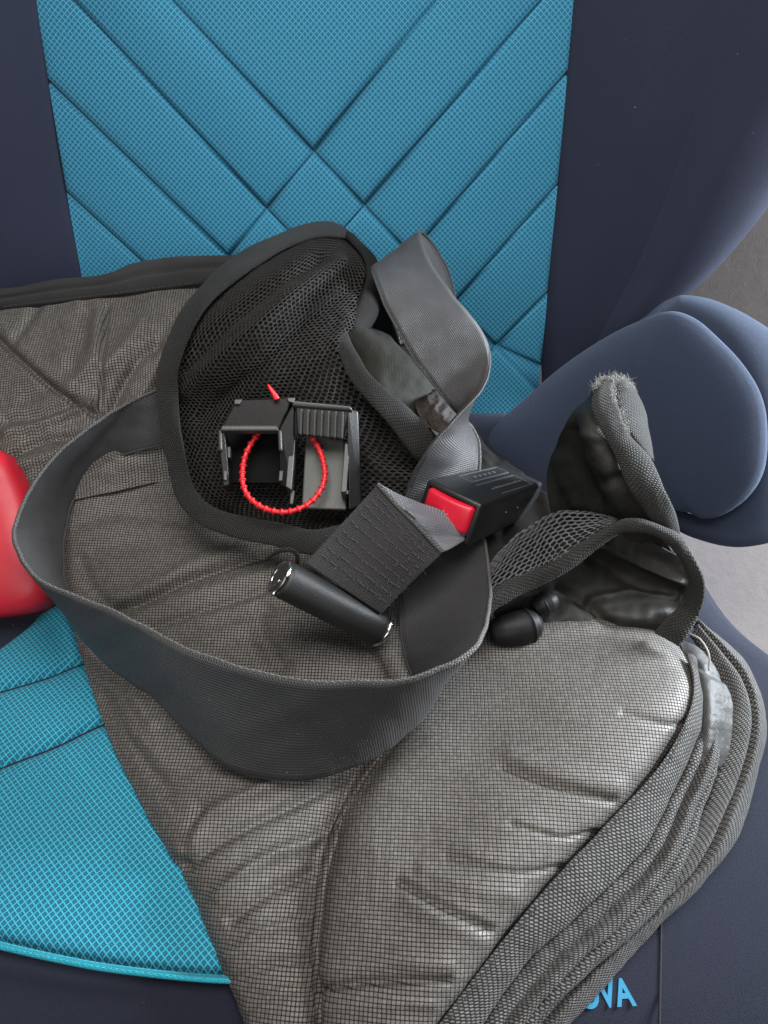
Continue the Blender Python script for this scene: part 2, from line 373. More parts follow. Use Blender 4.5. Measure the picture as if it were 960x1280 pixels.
# --- quilted backrest: real cells between stitched grooves, on the tilted backrest plane
def toP(u, v):
    w = onB(np.array([u, v, 0.0])); return np.array([w[0], (w-B0) @ BU])
def fromP(x, s, off): return B0 + np.array([x, 0, 0]) + BU*s + BN*off
LINES = [((215,0),(455,257)), ((100,10),(333,261)), ((52,95),(280,316)), ((75,235),(175,327)),
         ((545,0),(333,261)), ((678,0),(455,257)), ((715,85),(530,300)), ((695,235),(575,372)), ((690,362),(622,432))]
def clip(poly, a, b, side):
    n = np.array([-(b-a)[1], (b-a)[0]])*side; out = []
    for i in range(len(poly)):
        p, q = poly[i], poly[(i+1) % len(poly)]; dp, dq = (p-a) @ n, (q-a) @ n
        if dp >= 0: out.append(p)
        if dp*dq < 0: out.append(p + (q-p)*dp/(dp-dq))
    return out
def area(p):
    p = np.array(p); x, y = p[:, 0], p[:, 1]; return .5*np.sum(x*np.roll(y, -1)-y*np.roll(x, -1))
tl, bl, tr, br = toP(44, 30), toP(97, 345), toP(719, 30), toP(689, 345)
ext = lambda a, b, s: a + (b-a)*(s-a[1])/(b[1]-a[1])
cells = [[ext(tl, bl, .30), ext(tl, bl, -.06), ext(tr, br, -.06), ext(tr, br, .30)]]
cells = [[p for p in c] for c in cells]
for (a, b) in LINES:
    a, b = toP(*a), toP(*b); new = []
    for c in cells:
        for s in (1, -1):
            q = clip(c, a, b, s)
            if len(q) >= 3 and abs(area(q)) > 8e-6: new.append(q)
    cells = new
a, b = toP(600, 421), toP(690, 464); new = []
for c in cells:
    m = np.mean(c, 0)
    qs = [clip(c, a, b, s) for s in (1, -1)] if m[0] > .06 else [c]
    new += [q for q in qs if len(q) >= 3 and abs(area(q)) > 8e-6]
cells = new
def inset(poly, d):
    n = len(poly); out = []
    for i in range(n):
        p0, p1, p2 = poly[i-1], poly[i], poly[(i+1) % n]
        e1 = (p1-p0)/np.linalg.norm(p1-p0); e2 = (p2-p1)/np.linalg.norm(p2-p1)
        n1 = np.array([-e1[1], e1[0]]); n2 = np.array([-e2[1], e2[0]])
        A = np.array([n1, n2]); rhs = np.array([n1 @ p1 + d, n2 @ p1 + d])
        out.append(p1 + n1*d if abs(np.linalg.det(A)) < 1e-3 else np.linalg.solve(A, rhs))
    for i in range(n):
        if (out[(i+1) % n]-out[i]) @ (poly[(i+1) % n]-poly[i]) <= 0: return None
    return out
for c in cells:
    c = [p for i, p in enumerate(c) if np.linalg.norm(p-c[i-1]) > 1e-4]
    if len(c) < 3: continue
    if area(c) < 0: c = c[::-1]
    dmax = 0.0
    for d in np.linspace(.0005, .02, 40):
        if inset(c, d) is None: break
        dmax = d
    prof = [(0, -.0054), (.0005, -.0042), (.0011, -.0024), (.0022, -.0010), (.0042, -.0003), (.009, .0002), (.018, .0006)]
    rings = []
    for d, h in prof:
        if d > dmax*.95: break
        q = inset(c, d) if d > 0 else c
        rings.append([fromP(x, s, h) for x, s in q])
    n = len(c); V = [p for r in rings for p in r]; k = len(rings)
    F = [(i*n+j, i*n+(j+1) % n, (i+1)*n+(j+1) % n, (i+1)*n+j) for i in range(k-1) for j in range(n)] + [tuple((k-1)*n+j for j in range(n))]
    V = np.array(V); UV = np.stack([V[:, 0], (V-B0) @ BU], -1)
    mk('quilted_panel', V, F, M_BLUE, boo, UV)
L0, L1, R1, R0 = ext(tl, bl, .31), ext(tl, bl, -.04), ext(tr, br, -.04), ext(tr, br, .31)
bk = [fromP(p[0], p[1], o) for o in (-.0058, -.03) for p in (L0, L1, R1, R0)]
mk('back_shell', bk, [(0,1,2,3),(7,6,5,4),(0,4,5,1),(1,5,6,2),(2,6,7,3),(3,7,4,0)], mat_navy('blue_backing', (.012, .06, .12)), boo, smooth=False)

# --- side bolsters of the backrest
rows = [[(712,-60,-0.012),(735,-58,0.006),(830,-55,0.028),(928,-60,0.034),(1020,-40,0.052),(1110,30,0.05),(1112,30,0.02),(1085,40,-0.06)],[(701,75,-0.012),(724,77,0.006),(800,82,0.028),(886,90,0.034),(965,115,0.052),(1042,150,0.05),(1045,152,0.02),(1020,160,-0.06)],[(694,165,-0.012),(716,167,0.006),(785,168,0.028),(858,172,0.034),(920,195,0.052),(984,216,0.05),(986,218,0.02),(965,225,-0.06)],[(688,255,-0.012),(708,256,0.006),(765,257,0.026),(826,258,0.032),(880,270,0.05),(934,284,0.048),(936,286,0.02),(915,292,-0.06)],[(678,340,-0.012),(697,341,0.005),(740,341,0.022),(790,340,0.028),(835,345,0.044),(880,346,0.044),(882,348,0.02),(865,352,-0.06)],[(676,420,-0.012),(694,420,0.004),(722,415,0.016),(752,410,0.022),(785,408,0.034),(818,402,0.036),(820,404,0.02),(806,410,-0.06)],[(678,500,-0.012),(696,500,0.004),(715,490,0.01),(732,480,0.014),(750,470,0.02),(770,460,0.024),(772,462,0.01),(765,470,-0.06)]]
P, W = net(rows, 260, 380, onB)
seamR = [(935,-80),(926,-58),(886,90),(859,172),(827,258),(791,340),(754,410),(720,470)]
W = W + normals(W)*folds(P[..., 0], P[..., 1], [(seamR, 3.2, -.0011)])[..., None]
sheet('side_bolster', W, M_NAVY, boo, .004)
rows = [[(48,-60,-.012),(28,-58,.005),(-60,-60,.03),(-200,-60,.04)], [(58,36,-.012),(38,36,.005),(-60,40,.03),(-200,50,.04)],
        [(79,190,-.012),(60,191,.005),(-40,200,.028),(-180,210,.04)], [(98,292,-.012),(79,293,.005),(-20,300,.024),(-160,310,.036)],
        [(109,345,-.012),(90,347,.005),(0,360,.02),(-140,380,.03)], [(116,430,-.012),(98,430,.004),(10,440,.014),(-120,460,.02)]]
P, W = net(rows, 70, 60, onB); sheet('side_bolster', W[:, ::-1], M_NAVY, boo, .004)

# --- seat cushion body
ctr = np.array([-.04, .27])
out = [(-.285,.30),(-.28,.16),(-.24,.085),(-.16,.052),(-.06,.040),(.04,.040),(.12,.048),(.20,.075),(.235,.12),(.235,.175),(.214,.215),(.190,.255),(.180,.33),(.170,.425),(-.04,.43),(-.27,.43)]
O = cr(np.array(out), 160, 0, True)
rings = []
for s, z in ((.97,-.115),(1.0,-.10),(1.005,-.05),(.995,-.026),(.972,-.013),(.935,-.0065),(.88,-.0035),(.70,-.0035),(.35,-.0035)):
    q = ctr + (O-ctr)*s; rings.append(np.concatenate([q, np.full((160, 1), z)], 1))
V = np.concatenate([np.array(rings).reshape(-1, 3), [[*ctr, -.0035]]]); F = grid_faces(len(rings), 160, True); e = len(V)-1
F += [((len(rings)-1)*160+j, (len(rings)-1)*160+(j+1) % 160, e) for j in range(160)]
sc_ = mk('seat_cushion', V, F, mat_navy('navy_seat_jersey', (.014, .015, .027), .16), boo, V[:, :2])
tube('seam', onZ([(826,1130,-.0034),(826,1180,-.0034),(825,1230,-.0034),(824,1300,-.0034)]), .00050, M_SEAM, sc_, 6, 24)

# --- quilted turquoise strips on the seat
edges = [[(-70,862),(0,812),(35,785),(66,758),(150,725),(300,690)], [(-70,888),(0,866),(60,848),(105,830),(200,800),(320,770)],
         [(-70,990),(0,961),(70,934),(132,905),(230,870),(360,830)], [(-70,1162),(0,1179),(75,1196),(150,1209),(275,1221),(420,1222)]]
for A, B in zip(edges[:-1], edges[1:]):
    A = np.array([(u, v, -.0035) for u, v in A]); B = np.array([(u, v, -.0035) for u, v in B])
    a, b = cr(A, 100), cr(B, 100); t = np.linspace(0, 1, 60)[None, :, None]; t = .5-.5*np.cos(np.pi*t)
    W = onZ(a[:, None]*(1-t)+b[:, None]*t); wid = np.linalg.norm(W[:, -1]-W[:, 0], axis=1)[:, None]
    ed = np.minimum(t[..., 0], 1-t[..., 0])*wid
    W[..., 2] += .0055*(1-np.exp(-ed/.0025)) + .0012*np.clip(ed/.03, 0, 1) - .001
    sheet('quilted_panel', W, M_BLUE_SEAT, boo, .002, uv=W[..., :2].copy())
tube('piping', onZ([(u, v+3, .0015) for u, v in edges[3]]), .00135, M_PIPE, boo, 10, 120)
# printed name on the front of the seat
fc = bpy.data.curves.new('lettering', 'FONT'); fc.body = 'NOVA'; fc.size = .0122; fc.extrude = .0001; fc.space_character = 1.02; fc.offset = .00035
tmp = bpy.data.objects.new('lettering', fc); COL.objects.link(tmp)
bpy.context.view_layer.update(); me = bpy.data.meshes.new_from_object(tmp); bpy.data.objects.remove(tmp)
q0 = onZ(np.array([699, 1262, -.0033])); q1 = onZ(np.array([796, 1256, -.0033])); ex = (q1-q0)/np.linalg.norm(q1-q0); ey = np.cross([0, 0, 1], ex)
co = np.array([v.co[:] for v in me.vertices]); co[:, 0] *= np.linalg.norm(q1-q0)/co[:, 0].max()
Wt = q0 + co[:, :1]*ex + co[:, 1:2]*ey + np.array([0, 0, 1.])*co[:, 2:3]
Wt[:, 2] += .0
mk('lettering', Wt, [p.vertices[:] for p in me.polygons], M_PRINT, boo, smooth=False)

# --- padded armrest on the right
ta = lambda u: .505 - (u-610)/350*.085
face = [(606,590),(612,540),(652,500),(700,458),(750,424),(795,401),(836,388),(868,397),(900,424),(928,454),(948,487),(957,525),(955,580),(937,617),(905,642),(878,648),(856,640),(820,640),(740,660),(650,650)]
arm, Wf, cf, nf = dome('armrest', [(u, v, ta(u)) for u, v in face], (790, 530, ta(790)),
    [(.97,-.03),(1.0,-.012),(1.0,-.0025),(.988,-.0002),(.95,.002),(.88,.0045),(.75,.0075),(.5,.010),(.25,.011)], M_NAVY_ARM, boo, 160, onT)
A = [(800,400),(838,385),(871,395),(903,421),(932,451),(952,485),(961,525),(959,582),(940,621),(906,646),(877,652),(853,643),(830,610)]
B = [(800,399),(838,381),(885,379),(940,400),(995,440),(1025,485),(1035,530),(1025,600),(1000,660),(935,682),(877,668),(842,645),(822,616)]
A = [(790+(u-790)*.935, 530+(v-530)*.935) for u, v in A]
ribbon('gusset', [(u, v, ta(min(u, 960))+.0085) for u, v in A], [(u, v, ta(min(u, 960))+.030) for u, v in B], M_NAVY_ARM, arm, 160, 24, .004, wob=0, cross=lambda s, t: .008*np.clip(1-(2*t-1)**2, 0, 1)**.7*np.clip(s*9, 0, 1), proj=onT)

# --- red belt guide at the left
dome('belt_guide', [(-120,560,.394),(-60,546,.394),(0,565,.392),(22,600,.39),(38,645,.388),(50,690,.385),(57,725,.383),(50,752,.382),(20,768,.382),(-60,776,.383),(-120,770,.384)], (-45,670,.388),
     [(.9,-.03),(1.0,-.020),(1.005,-.008),(.99,-.002),(.95,.001),(.86,.0035),(.65,.006),(.35,.0075),(.15,.0078)], M_RED_G, boo, 120, onT, label='red plastic belt guide at the left side')

# ================================================================== SEAT PROTECTOR MAT
mat_ = thing('seat_protector', 'crumpled black dotted grid seat protector mat with mesh pockets lying on the booster', 'seat protector', (0.0, 0.24, 0.0))
def padrow(L, S, R, zl, zm, zs, zr1, zr2, zr):
    L, S, R = np.array(L, float), np.array(S, float), np.array(R, float); f = lambda a, b, t: a*(1-t)+b*t
    pts = [(*L, zl), (*f(L, S, .12), zl+.006), (*f(L, S, .45), zm), (*f(L, S, .8), (zm+zs)/2+.002), (*S, zs), (*f(S, R, .08), (zs*1.0+zr1)*.5+.002), (*f(S, R, .35), zr1), (*f(S, R, .7), zr2), (*f(S, R, .93), (zr2+zr)*.5+.003), (*R, zr)]
    return pts
rows = [padrow((40,585),(330,585),(620,585), .030,.034,.034,.030,.025,.02),
        padrow((46,640),(350,640),(690,640), .026,.030,.032,.028,.022,.016),
        padrow((66,710),(390,710),(760,700), .016,.026,.028,.027,.024,.012),
        padrow((88,770),(430,775),(812,765), .010,.022,.024,.028,.030,.018),
        padrow((108,840),(474,850),(860,830), .006,.018,.021,.030,.036,.026),
        padrow((140,930),(480,930),(864,890), .004,.015,.015,.031,.040,.030),
        padrow((185,1020),(432,1012),(806,978), .004,.015,.012,.031,.039,.028),
        padrow((232,1105),(404,1100),(722,1068), .004,.014,.010,.030,.037,.026),
        padrow((270,1190),(395,1190),(636,1165), .002,.012,.008,.027,.033,.023),
        padrow((305,1285),(398,1285),(552,1278), -.001,.009,.006,.022,.026,.018),
        padrow((330,1370),(402,1370),(490,1365), -.008,.002,.000,.012,.014,.008)]
P, W = net(rows, 460, 330)
u, v = P[..., 0], P[..., 1]
SEAM = [(486,905),(480,932),(452,972),(432,1012),(412,1064),(403,1100),(396,1150),(394,1190),(397,1250),(400,1330)]
spec = [(SEAM, 3.5, -.0030), ([(476,925),(444,968),(422,1012),(404,1060),(395,1100)], 5, .0012),
    ([(632,958),(690,980),(765,1000)], 5.5, -.0020), ([(640,944),(700,964),(770,981)], 12, .0009),
    ([(500,1103),(555,1135),(612,1162)], 6, -.0020), ([(510,1124),(560,1156),(600,1176)], 11, .0007), ([(530,1084),(580,1106),(640,1121)], 12, .0008),
    ([(395,1236),(470,1226),(560,1226)], 5, -.0022), ([(400,1215),(480,1206),(560,1206)], 8, .0009), ([(395,1262),(450,1256),(540,1256)], 7, .0007),
    ([(560,1070),(640,1090),(700,1085)], 5, -.0009), ([(640,1030),(700,1046),(745,1040)], 4, -.0010), ([(780,890),(830,905),(860,905)], 5, -.0010),
    ([(228,1062),(262,1020),(330,985),(400,960)], 10, .0026), ([(232,1085),(275,1052),(340,1018),(430,975)], 8, -.0026),
    ([(270,1120),(330,1075),(400,1045),(440,1000)], 9, .0024), ([(290,1150),(340,1112),(392,1090)], 8, -.0020), ([(250,1010),(235,1045),(228,1080)], 8, -.0022),
    ([(285,1195),(330,1165),(390,1150)], 8, .0013), ([(295,1225),(340,1205),(392,1200)], 7, -.0013), ([(305,1260),(350,1240),(395,1236)], 8, .0010),
    ([(110,815),(150,850),(190,905)], 9, .0018), ([(130,870),(170,935),(210,990)], 9, -.0016), ([(155,905),(215,960),(300,975)], 12, .0012),
    ([(140,762),(185,748),(240,722),(300,702),(340,690)], 5, -.0040), ([(140,748),(190,732),(240,706),(300,686)], 9, .0018), ([(150,782),(220,752),(290,728),(345,712)], 9, .0020),
    ([(190,785),(250,765),(330,738)], 5, -.0016), ([(240,805),(330,775),(400,765)], 8, .0010),
    ([(90,608),(130,592),(205,575)], 7, -.0020), ([(90,630),(140,618),(210,604)], 8, .0012), ([(95,655),(150,642),(230,650)], 9, -.0014), ([(120,690),(200,675),(300,672)], 12, -.0009),
    ([(330,760),(325,790),(350,830)], 12, -.0020), ([(560,830),(650,800),(740,780)], 12, .0015), ([(100,700),(120,740),(160,770)], 8, -.0012)]
z = folds(u, v, spec) + crumple(u, v, 150, .0009, 3, 2) + crumple(u, v, 40, .00012, 9, 2) * np.clip(1.4 - np.abs(u-620)/400, .3, 1)
W = W + normals(W)*z[..., None]
pad = sheet('seat_pad', W, M_GRID, mat_, .003, uv=np.stack([W[..., 0]+.12*z, W[..., 1]*1.0+.25*z+.35*W[..., 2]], -1))
st = onZ(np.array([(uu, vv, .0175 - .000012*max(0, vv-930)) for uu, vv in SEAM]))

# back flap
rows = [[(-60,394,.085),(60,380,.090),(150,368,.092),(240,354,.092),(330,338,.088)],
        [(-60,450,.076),(50,445,.080),(150,440,.082),(240,430,.080),(330,420,.075)],
        [(-60,520,.062),(40,510,.066),(140,500,.066),(230,490,.062),(330,490,.058)],
        [(-50,590,.050),(40,585,.052),(130,572,.050),(220,560,.047),(330,560,.042)],
        [(20,640,.036),(60,632,.036),(140,615,.036),(220,600,.034),(330,600,.030)]]
P, W = net(rows, 260, 320); u, v = P[..., 0], P[..., 1]
spec = [([(-40,385),(0,425),(60,480),(108,512),(135,520)], 4, -.0035), ([(-40,372),(8,416),(66,470),(112,502)], 8, .0012), ([(134,384),(131,420),(127,470),(124,512)], 3.2, -.0018), ([(122,396),(119,425),(110,458),(80,492)], 8, .0018), ([(108,390),(102,420),(88,460)], 9, -.0018),
    ([(196,430),(172,452),(150,490),(140,510)], 8, -.0036), ([(180,400),(150,440),(132,460)], 9, .0022), ([(215,400),(190,430),(170,440)], 8, -.0016), ([(205,440),(180,490),(160,510)], 8, .0020),
    ([(8,542),(55,530),(112,508)], 6, .0034), ([(8,525),(60,515),(100,500)], 7, -.0026), ([(18,568),(50,552),(95,545)], 6, -.0034), ([(22,582),(60,570),(100,556)], 8, .0026), ([(50,378),(35,400),(20,425)], 6, -.0016), ([(30,500),(60,485),(80,490)], 8, -.0012), ([(90,560),(140,545),(210,520)], 8, -.0018), ([(100,585),(150,560),(205,552)], 7, .002)]
z = folds(u, v, spec) + crumple(u, v, 90, .0010, 5, 3)
W = W + normals(W)*z[..., None]
bp = sheet('back_pad', W, M_GRID, mat_, .003, uv=np.stack([W[..., 0]+.2*z, arc_uv(W)[..., 1]+.25*z], -1))
A = [(-60,370,.094),(0,361,.096),(90,347,.098),(135,342,.099),(170,328,.100),(200,322,.100),(240,320,.100),(300,318,.097)]
B = [(-60,396,.086),(0,388,.088),(90,377,.091),(150,369,.093),(180,365,.093),(210,361,.093),(250,356,.093),(310,350,.090)]
ribbon('binding', A, B, M_TAPE_SOFT, mat_, 140, 25, .002, bulge=.003, cross=lambda s, t: -.0016*np.exp(-((t-.52)/.10)**2) + 0*s)

# centre mesh pocket: lining, open net, binding
rows = [[(372,290,.098),(410,286,.100),(440,298,.098)],
        [(305,337,.103),(375,330,.116),(456,335,.102)],
        [(248,395,.098),(340,385,.113),(446,390,.096)],
        [(220,460,.084),(320,450,.098),(440,440,.088)],
        [(220,510,.070),(330,510,.076),(485,510,.072)],
        [(230,570,.058),(350,570,.060),(530,575,.058)],
        [(250,630,.046),(370,630,.046),(530,630,.046)],
        [(300,655,.040),(400,672,.040),(500,660,.040)]]
P, W = net(rows, 200, 150); u, v = P[..., 0], P[..., 1]
spec = [([(235,490),(300,430),(370,370),(425,330)], 9, .0030), ([(232,460),(280,410),(340,360),(400,325)], 8, -.0030), ([(250,520),(320,460),(390,400),(440,360)], 8, -.0026), ([(260,540),(330,480),(410,430)], 8, .0016), ([(430,400),(420,440),(450,500)], 8, .0026), ([(235,560),(245,600),(280,640)], 10, -.002), ([(450,560),(480,590),(520,600)], 8, .002)]
z = folds(u, v, spec) + crumple(u, v, 70, .0008, 11, 3); N = normals(W); W = W + N*z[..., None]
pk = sheet('mesh_pocket', W - N*.0035, M_LINING, mat_, .0015)
def hexnet(name, W, pitch, mat, parent, inner=.70, thick=.0004, s_rng=(0, 1), t_rng=(0, 1)):
    nr, nc, _ = W.shape; N = normals(W)
    w = np.median(np.linalg.norm(np.diff(W, axis=1), axis=2).sum(1)); h = np.median(np.linalg.norm(np.diff(W, axis=0), axis=2).sum(0))
    def ev(x, y):
        fx = np.clip(x/w, 0, 1)*(nc-1); fy = np.clip(y/h, 0, 1)*(nr-1); i = np.minimum(fy.astype(int), nr-2); j = np.minimum(fx.astype(int), nc-2); a = (fx-j)[:, None]; b = (fy-i)[:, None]
        f = lambda G: (G[i, j]*(1-a)+G[i, j+1]*a)*(1-b)+(G[i+1, j]*(1-a)+G[i+1, j+1]*a)*b
        return f(W), f(N)
    R = pitch/math.sqrt(3); ang = np.arange(6)*math.pi/3 + math.pi/6; X, Y = [], []
    cs = []
    for r in range(int(h/(1.5*R))+1):
        for c in range(int(w/pitch)+1):
            cs.append((c*pitch + (r % 2)*pitch/2, r*1.5*R))
    cs = np.array(cs); k = len(cs)
    V, F = [], []
    jit = rng.normal(0, pitch*.03, (k, 2))
    ring = lambda s: (cs[:, None, 0] + jit[:, None, 0]*(s < .9) + R*s*np.cos(ang), cs[:, None, 1] + jit[:, None, 1]*(s < .9) + R*s*np.sin(ang))
    levels = [(1.0, thick), ((1+inner)/2, thick*1.8), (inner, thick), (inner, -thick), (1.0, -thick)]
    for s, hgt in levels:
        x, y = ring(s); p, n = ev(x.ravel(), y.ravel()); V.append((p + n*hgt).reshape(k, 6, 3))
    V = np.stack(V, 1)                       # k,5,6,3
    for c in range(k):
        b = c*30
        for l in range(5):
            m = (l+1) % 5
            if l == 4: continue
            for j in range(6): F.append((b+l*6+j, b+l*6+(j+1) % 6, b+m*6+(j+1) % 6, b+m*6+j))
    return mk(name, V.reshape(-1, 3), F, mat, parent, kind='stuff')
hexnet('net_mesh', W, .0029, M_NET, pk)
OUT = [(436,287,.102),(413,277,.106),(380,280,.108),(347,292,.109),(297,317,.108),(257,350,.105),(223,393,.098),(200,447,.088),(195,487,.080),(200,527,.072),(210,587,.060),(223,627,.053),(253,657,.050),(297,673,.049),(340,682,.050),(390,694,.051),(430,690,.05)]
INN = [(440,303,.100),(433,297,.104),(395,296,.108),(357,309,.110),(313,337,.110),(267,373,.107),(240,413,.100),(223,460,.090),(223,495,.081),(227,543,.073),(237,593,.061),(250,620,.055),(272,636,.053),(320,648,.052),(357,655,.053),(393,663,.054),(430,655,.053)]
ribbon('binding', OUT, INN, M_TAPE_DARK, pk, 260, 17, .0015, bulge=.0014)
# right rim of the pocket, rolled in
ribbon('binding', [(428,292,.104),(452,318,.106),(458,345,.104),(446,380,.098),(436,415,.092)], [(446,300,.098),(474,332,.096),(482,360,.094),(470,400,.086),(450,425,.084)], M_LINING, pk, 90, 13, .002, bulge=.003)

# crumpled lining under pockets and straps
rows = [[(410,300,.080),(445,315,.086),(485,340,.080)], [(390,400,.068),(450,400,.072),(540,400,.060)], [(390,500,.045),(500,490,.050),(590,530,.040)],
        [(390,600,.036),(520,600,.036),(660,600,.034)], [(390,690,.030),(520,700,.030),(760,680,.030)], [(400,760,.024),(540,780,.024),(780,760,.024)]]
P, W = net(rows, 150, 120); z = crumple(P[..., 0], P[..., 1], 90, .003, 21, 4); W = W + normals(W)*z[..., None]
sheet('lining', W, M_LINING, mat_, .0015)
rows = [[(436,398,.076),(485,418,.076),(530,455,.066),(572,505,.050)], [(432,415,.090),(478,440,.089),(525,475,.076),(572,520,.058)], [(424,432,.086),(468,482,.082),(508,520,.072),(548,556,.056)]]
P, W = net(rows, 80, 140); u, v = P[..., 0], P[..., 1]
z = folds(u, v, [([(445,420),(490,448),(530,475)], 14, .004), ([(500,420),(540,480),(580,510)], 8, -.003)]) + crumple(u, v, 60, .0008, 4, 3)
W = W + normals(W)*z[..., None]
ln = sheet('lining', W, mat_satin('matt_olive_lining', (.022, .022, .018), .75, 60, .2), mat_, .0015, label='olive black satin lining beside the mesh pocket')
ribbon('binding', [(416,425,.094),(424,445,.091),(442,480,.087),(488,532,.080),(520,574,.066),(530,588,.045)], [(434,415,.094),(446,440,.093),(466,472,.089),(506,505,.082),(546,544,.068),(558,562,.045)], M_TAPE_DARK, mat_, 120, 13, .002, bulge=.0015)
P, W = net([[(522,492,.066),(545,486,.068),(565,500,.062)], [(520,508,.076),(548,505,.080),(574,525,.070)], [(528,530,.074),(556,545,.074),(574,560,.066)]], 50, 50)
sheet('lining', W + normals(W)*crumple(P[..., 0], P[..., 1], 24, .0012, 8, 3)[..., None], mat_satin('brown_black_lining', (.030, .022, .019), .7, 200), mat_, .002, label='brownish black crumpled lining tip between binding and strap')

# right-hand flap with worn herringbone binding
rows = [[(752,474,.108),(760,472,.112),(768,478,.112)], [(730,500,.100),(742,503,.108),(758,512,.110)], [(706,529,.090),(735,542,.104),(766,562,.104)],
        [(691,566,.060),(735,584,.088),(786,612,.092)], [(684,600,.044),(742,630,.070),(816,654,.076)], [(690,650,.036),(750,680,.050),(840,690,.050)]]
P, W = net(rows, 120, 100); u, v = P[..., 0], P[..., 1]
z = folds(u, v, [([(715,540),(722,580),(745,625)], 9, -.0040), ([(732,520),(748,575),(775,630)], 12, .0026), ([(752,600),(778,600),(800,630)], 8, -.003), ([(700,575),(705,600),(720,630)], 8, .002), ([(738,545),(758,552),(772,566)], 5, .0016)]) + crumple(u, v, 60, .0010, 2, 3)
W = W + normals(W)*z[..., None]
fl = sheet('side_flap', W, M_SATIN, mat_, .0015)
A = [(748,476,.114),(739,508,.113),(757,548,.109),(773,580,.102),(786,612,.094),(813,650,.080),(834,680,.062)]
B = [(770,472,.113),(768,493,.114),(785,538,.110),(811,571,.103),(832,612,.095),(846,647,.080),(852,680,.062)]
fb, _ = ribbon('binding', A, B, M_TAPE_HERR, fl, 140, 17, .002, bulge=.0022)
ribbon('binding', [(768,474,.108),(770,500,.104),(786,540,.102),(812,574,.096)], [(782,474,.106),(794,486,.100),(808,520,.094),(814,578,.090)], M_TAPE_HERR, fl, 70, 13, .002, bulge=.002, label='shadowed inner side of the worn binding tip')
def strands(name, roots, n, length, r, mat, parent, spread=.6, up=None):
    V, F = [], []
    for k in range(n):
        p = np.array(roots[rng.integers(len(roots))]) + rng.normal(0, .0007, 3); d = rng.normal(0, 1, 3)*spread + (np.array([0, 0, 1.]) if up is None else up); d /= np.linalg.norm(d)
        L = length*rng.uniform(.4, 1.3); cv = rng.normal(0, 1, 3)*.6; pts = [p + d*L*s + cv*L*s*s for s in np.linspace(0, 1, 5)]
        x = np.cross(d, [0.3, .5, .8]); x /= np.linalg.norm(x); y = np.cross(d, x); b = len(V)
        for i, q in enumerate(pts):
            rr = r*(1-.5*i/4)
            for th in (0, 2.094, 4.188): V.append(q + rr*(math.cos(th)*x+math.sin(th)*y))
        for i in range(4):
            for j in range(3): F.append((b+i*3+j, b+i*3+(j+1) % 3, b+i*3+3+(j+1) % 3, b+i*3+3+j))
    return mk(name, np.array(V), F, mat, parent, kind='stuff')
rt = onZ(cr(np.array([(742,486,.114),(750,476,.116),(765,472,.116),(780,474,.112),(792,484,.106)]), 40))
rt2 = onZ(cr(np.array([(768,474,.115),(768,493,.116),(776,515,.114),(786,538,.112)]), 40))
strands('frayed_threads', rt, 320, .0017, .00009, M_PALE, fl, 1.3, np.array([0, .4, .7]))
strands('frayed_threads', rt2, 240, .0013, .00009, M_PALE, fl, 1.3)

# front pocket on the right: net, rim binding, satin inside
rows = [[(612,705,.042),(655,662,.050),(712,638,.066),(772,650,.070)], [(604,725,.046),(655,690,.060),(706,668,.070),(768,655,.071)], [(598,752,.054),(660,716,.061),(700,698,.067),(766,660,.071)]]
P, W = net(rows, 70, 120); W = W + normals(W)*crumple(P[..., 0], P[..., 1], 60, .0008, 31, 2)[..., None]
fp = sheet('mesh_pocket', W - normals(W)*.004, M_LINING, mat_, .0015)
hexnet('net_mesh', W, .0038, M_NET2, fp, inner=.80, thick=.00028)
A = [(592,752,.055),(625,730,.058),(660,711,.061),(698,693,.066),(732,674,.071),(770,652,.079),(801,648,.083),(833,659,.083),(853,673,.079),(877,715,.068),(881,739,.058),(875,766,.047),(860,794,.040),(848,808,.036)]
B = [(592,785,.050),(625,758,.053),(660,740,.056),(696,722,.061),(732,698,.067),(770,669,.076),(792,665,.080),(822,672,.079),(843,690,.073),(857,716,.062),(860,738,.052),(850,757,.043),(828,778,.038),(817,790,.034)]
ribbon('binding', A, B, M_TAPE_HERR, fp, 220, 17, .002, bulge=.0026)
rows = [[(620,742,.046),(700,712,.052),(775,670,.060),(862,700,.052)], [(620,775,.034),(700,745,.036),(780,715,.040),(868,735,.042)], [(640,800,.028),(710,775,.032),(790,765,.034),(850,772,.034)], [(660,830,.020),(720,810,.024),(790,795,.024),(840,800,.024)]]
P, W = net(rows, 110, 160); u, v = P[..., 0], P[..., 1]
z = folds(u, v, [([(748,678),(800,702),(850,728)], 7, .004), ([(745,700),(790,725),(850,745)], 10, -.004), ([(738,752),(790,742),(845,745)], 6, .003), ([(760,770),(800,772),(830,765)], 10, .002), ([(700,740),(740,760),(760,780)], 8, -.003)]) + crumple(u, v, 70, .001, 17, 3)
sheet('lining', W + normals(W)*z[..., None], M_SATIN, fp, .0015)

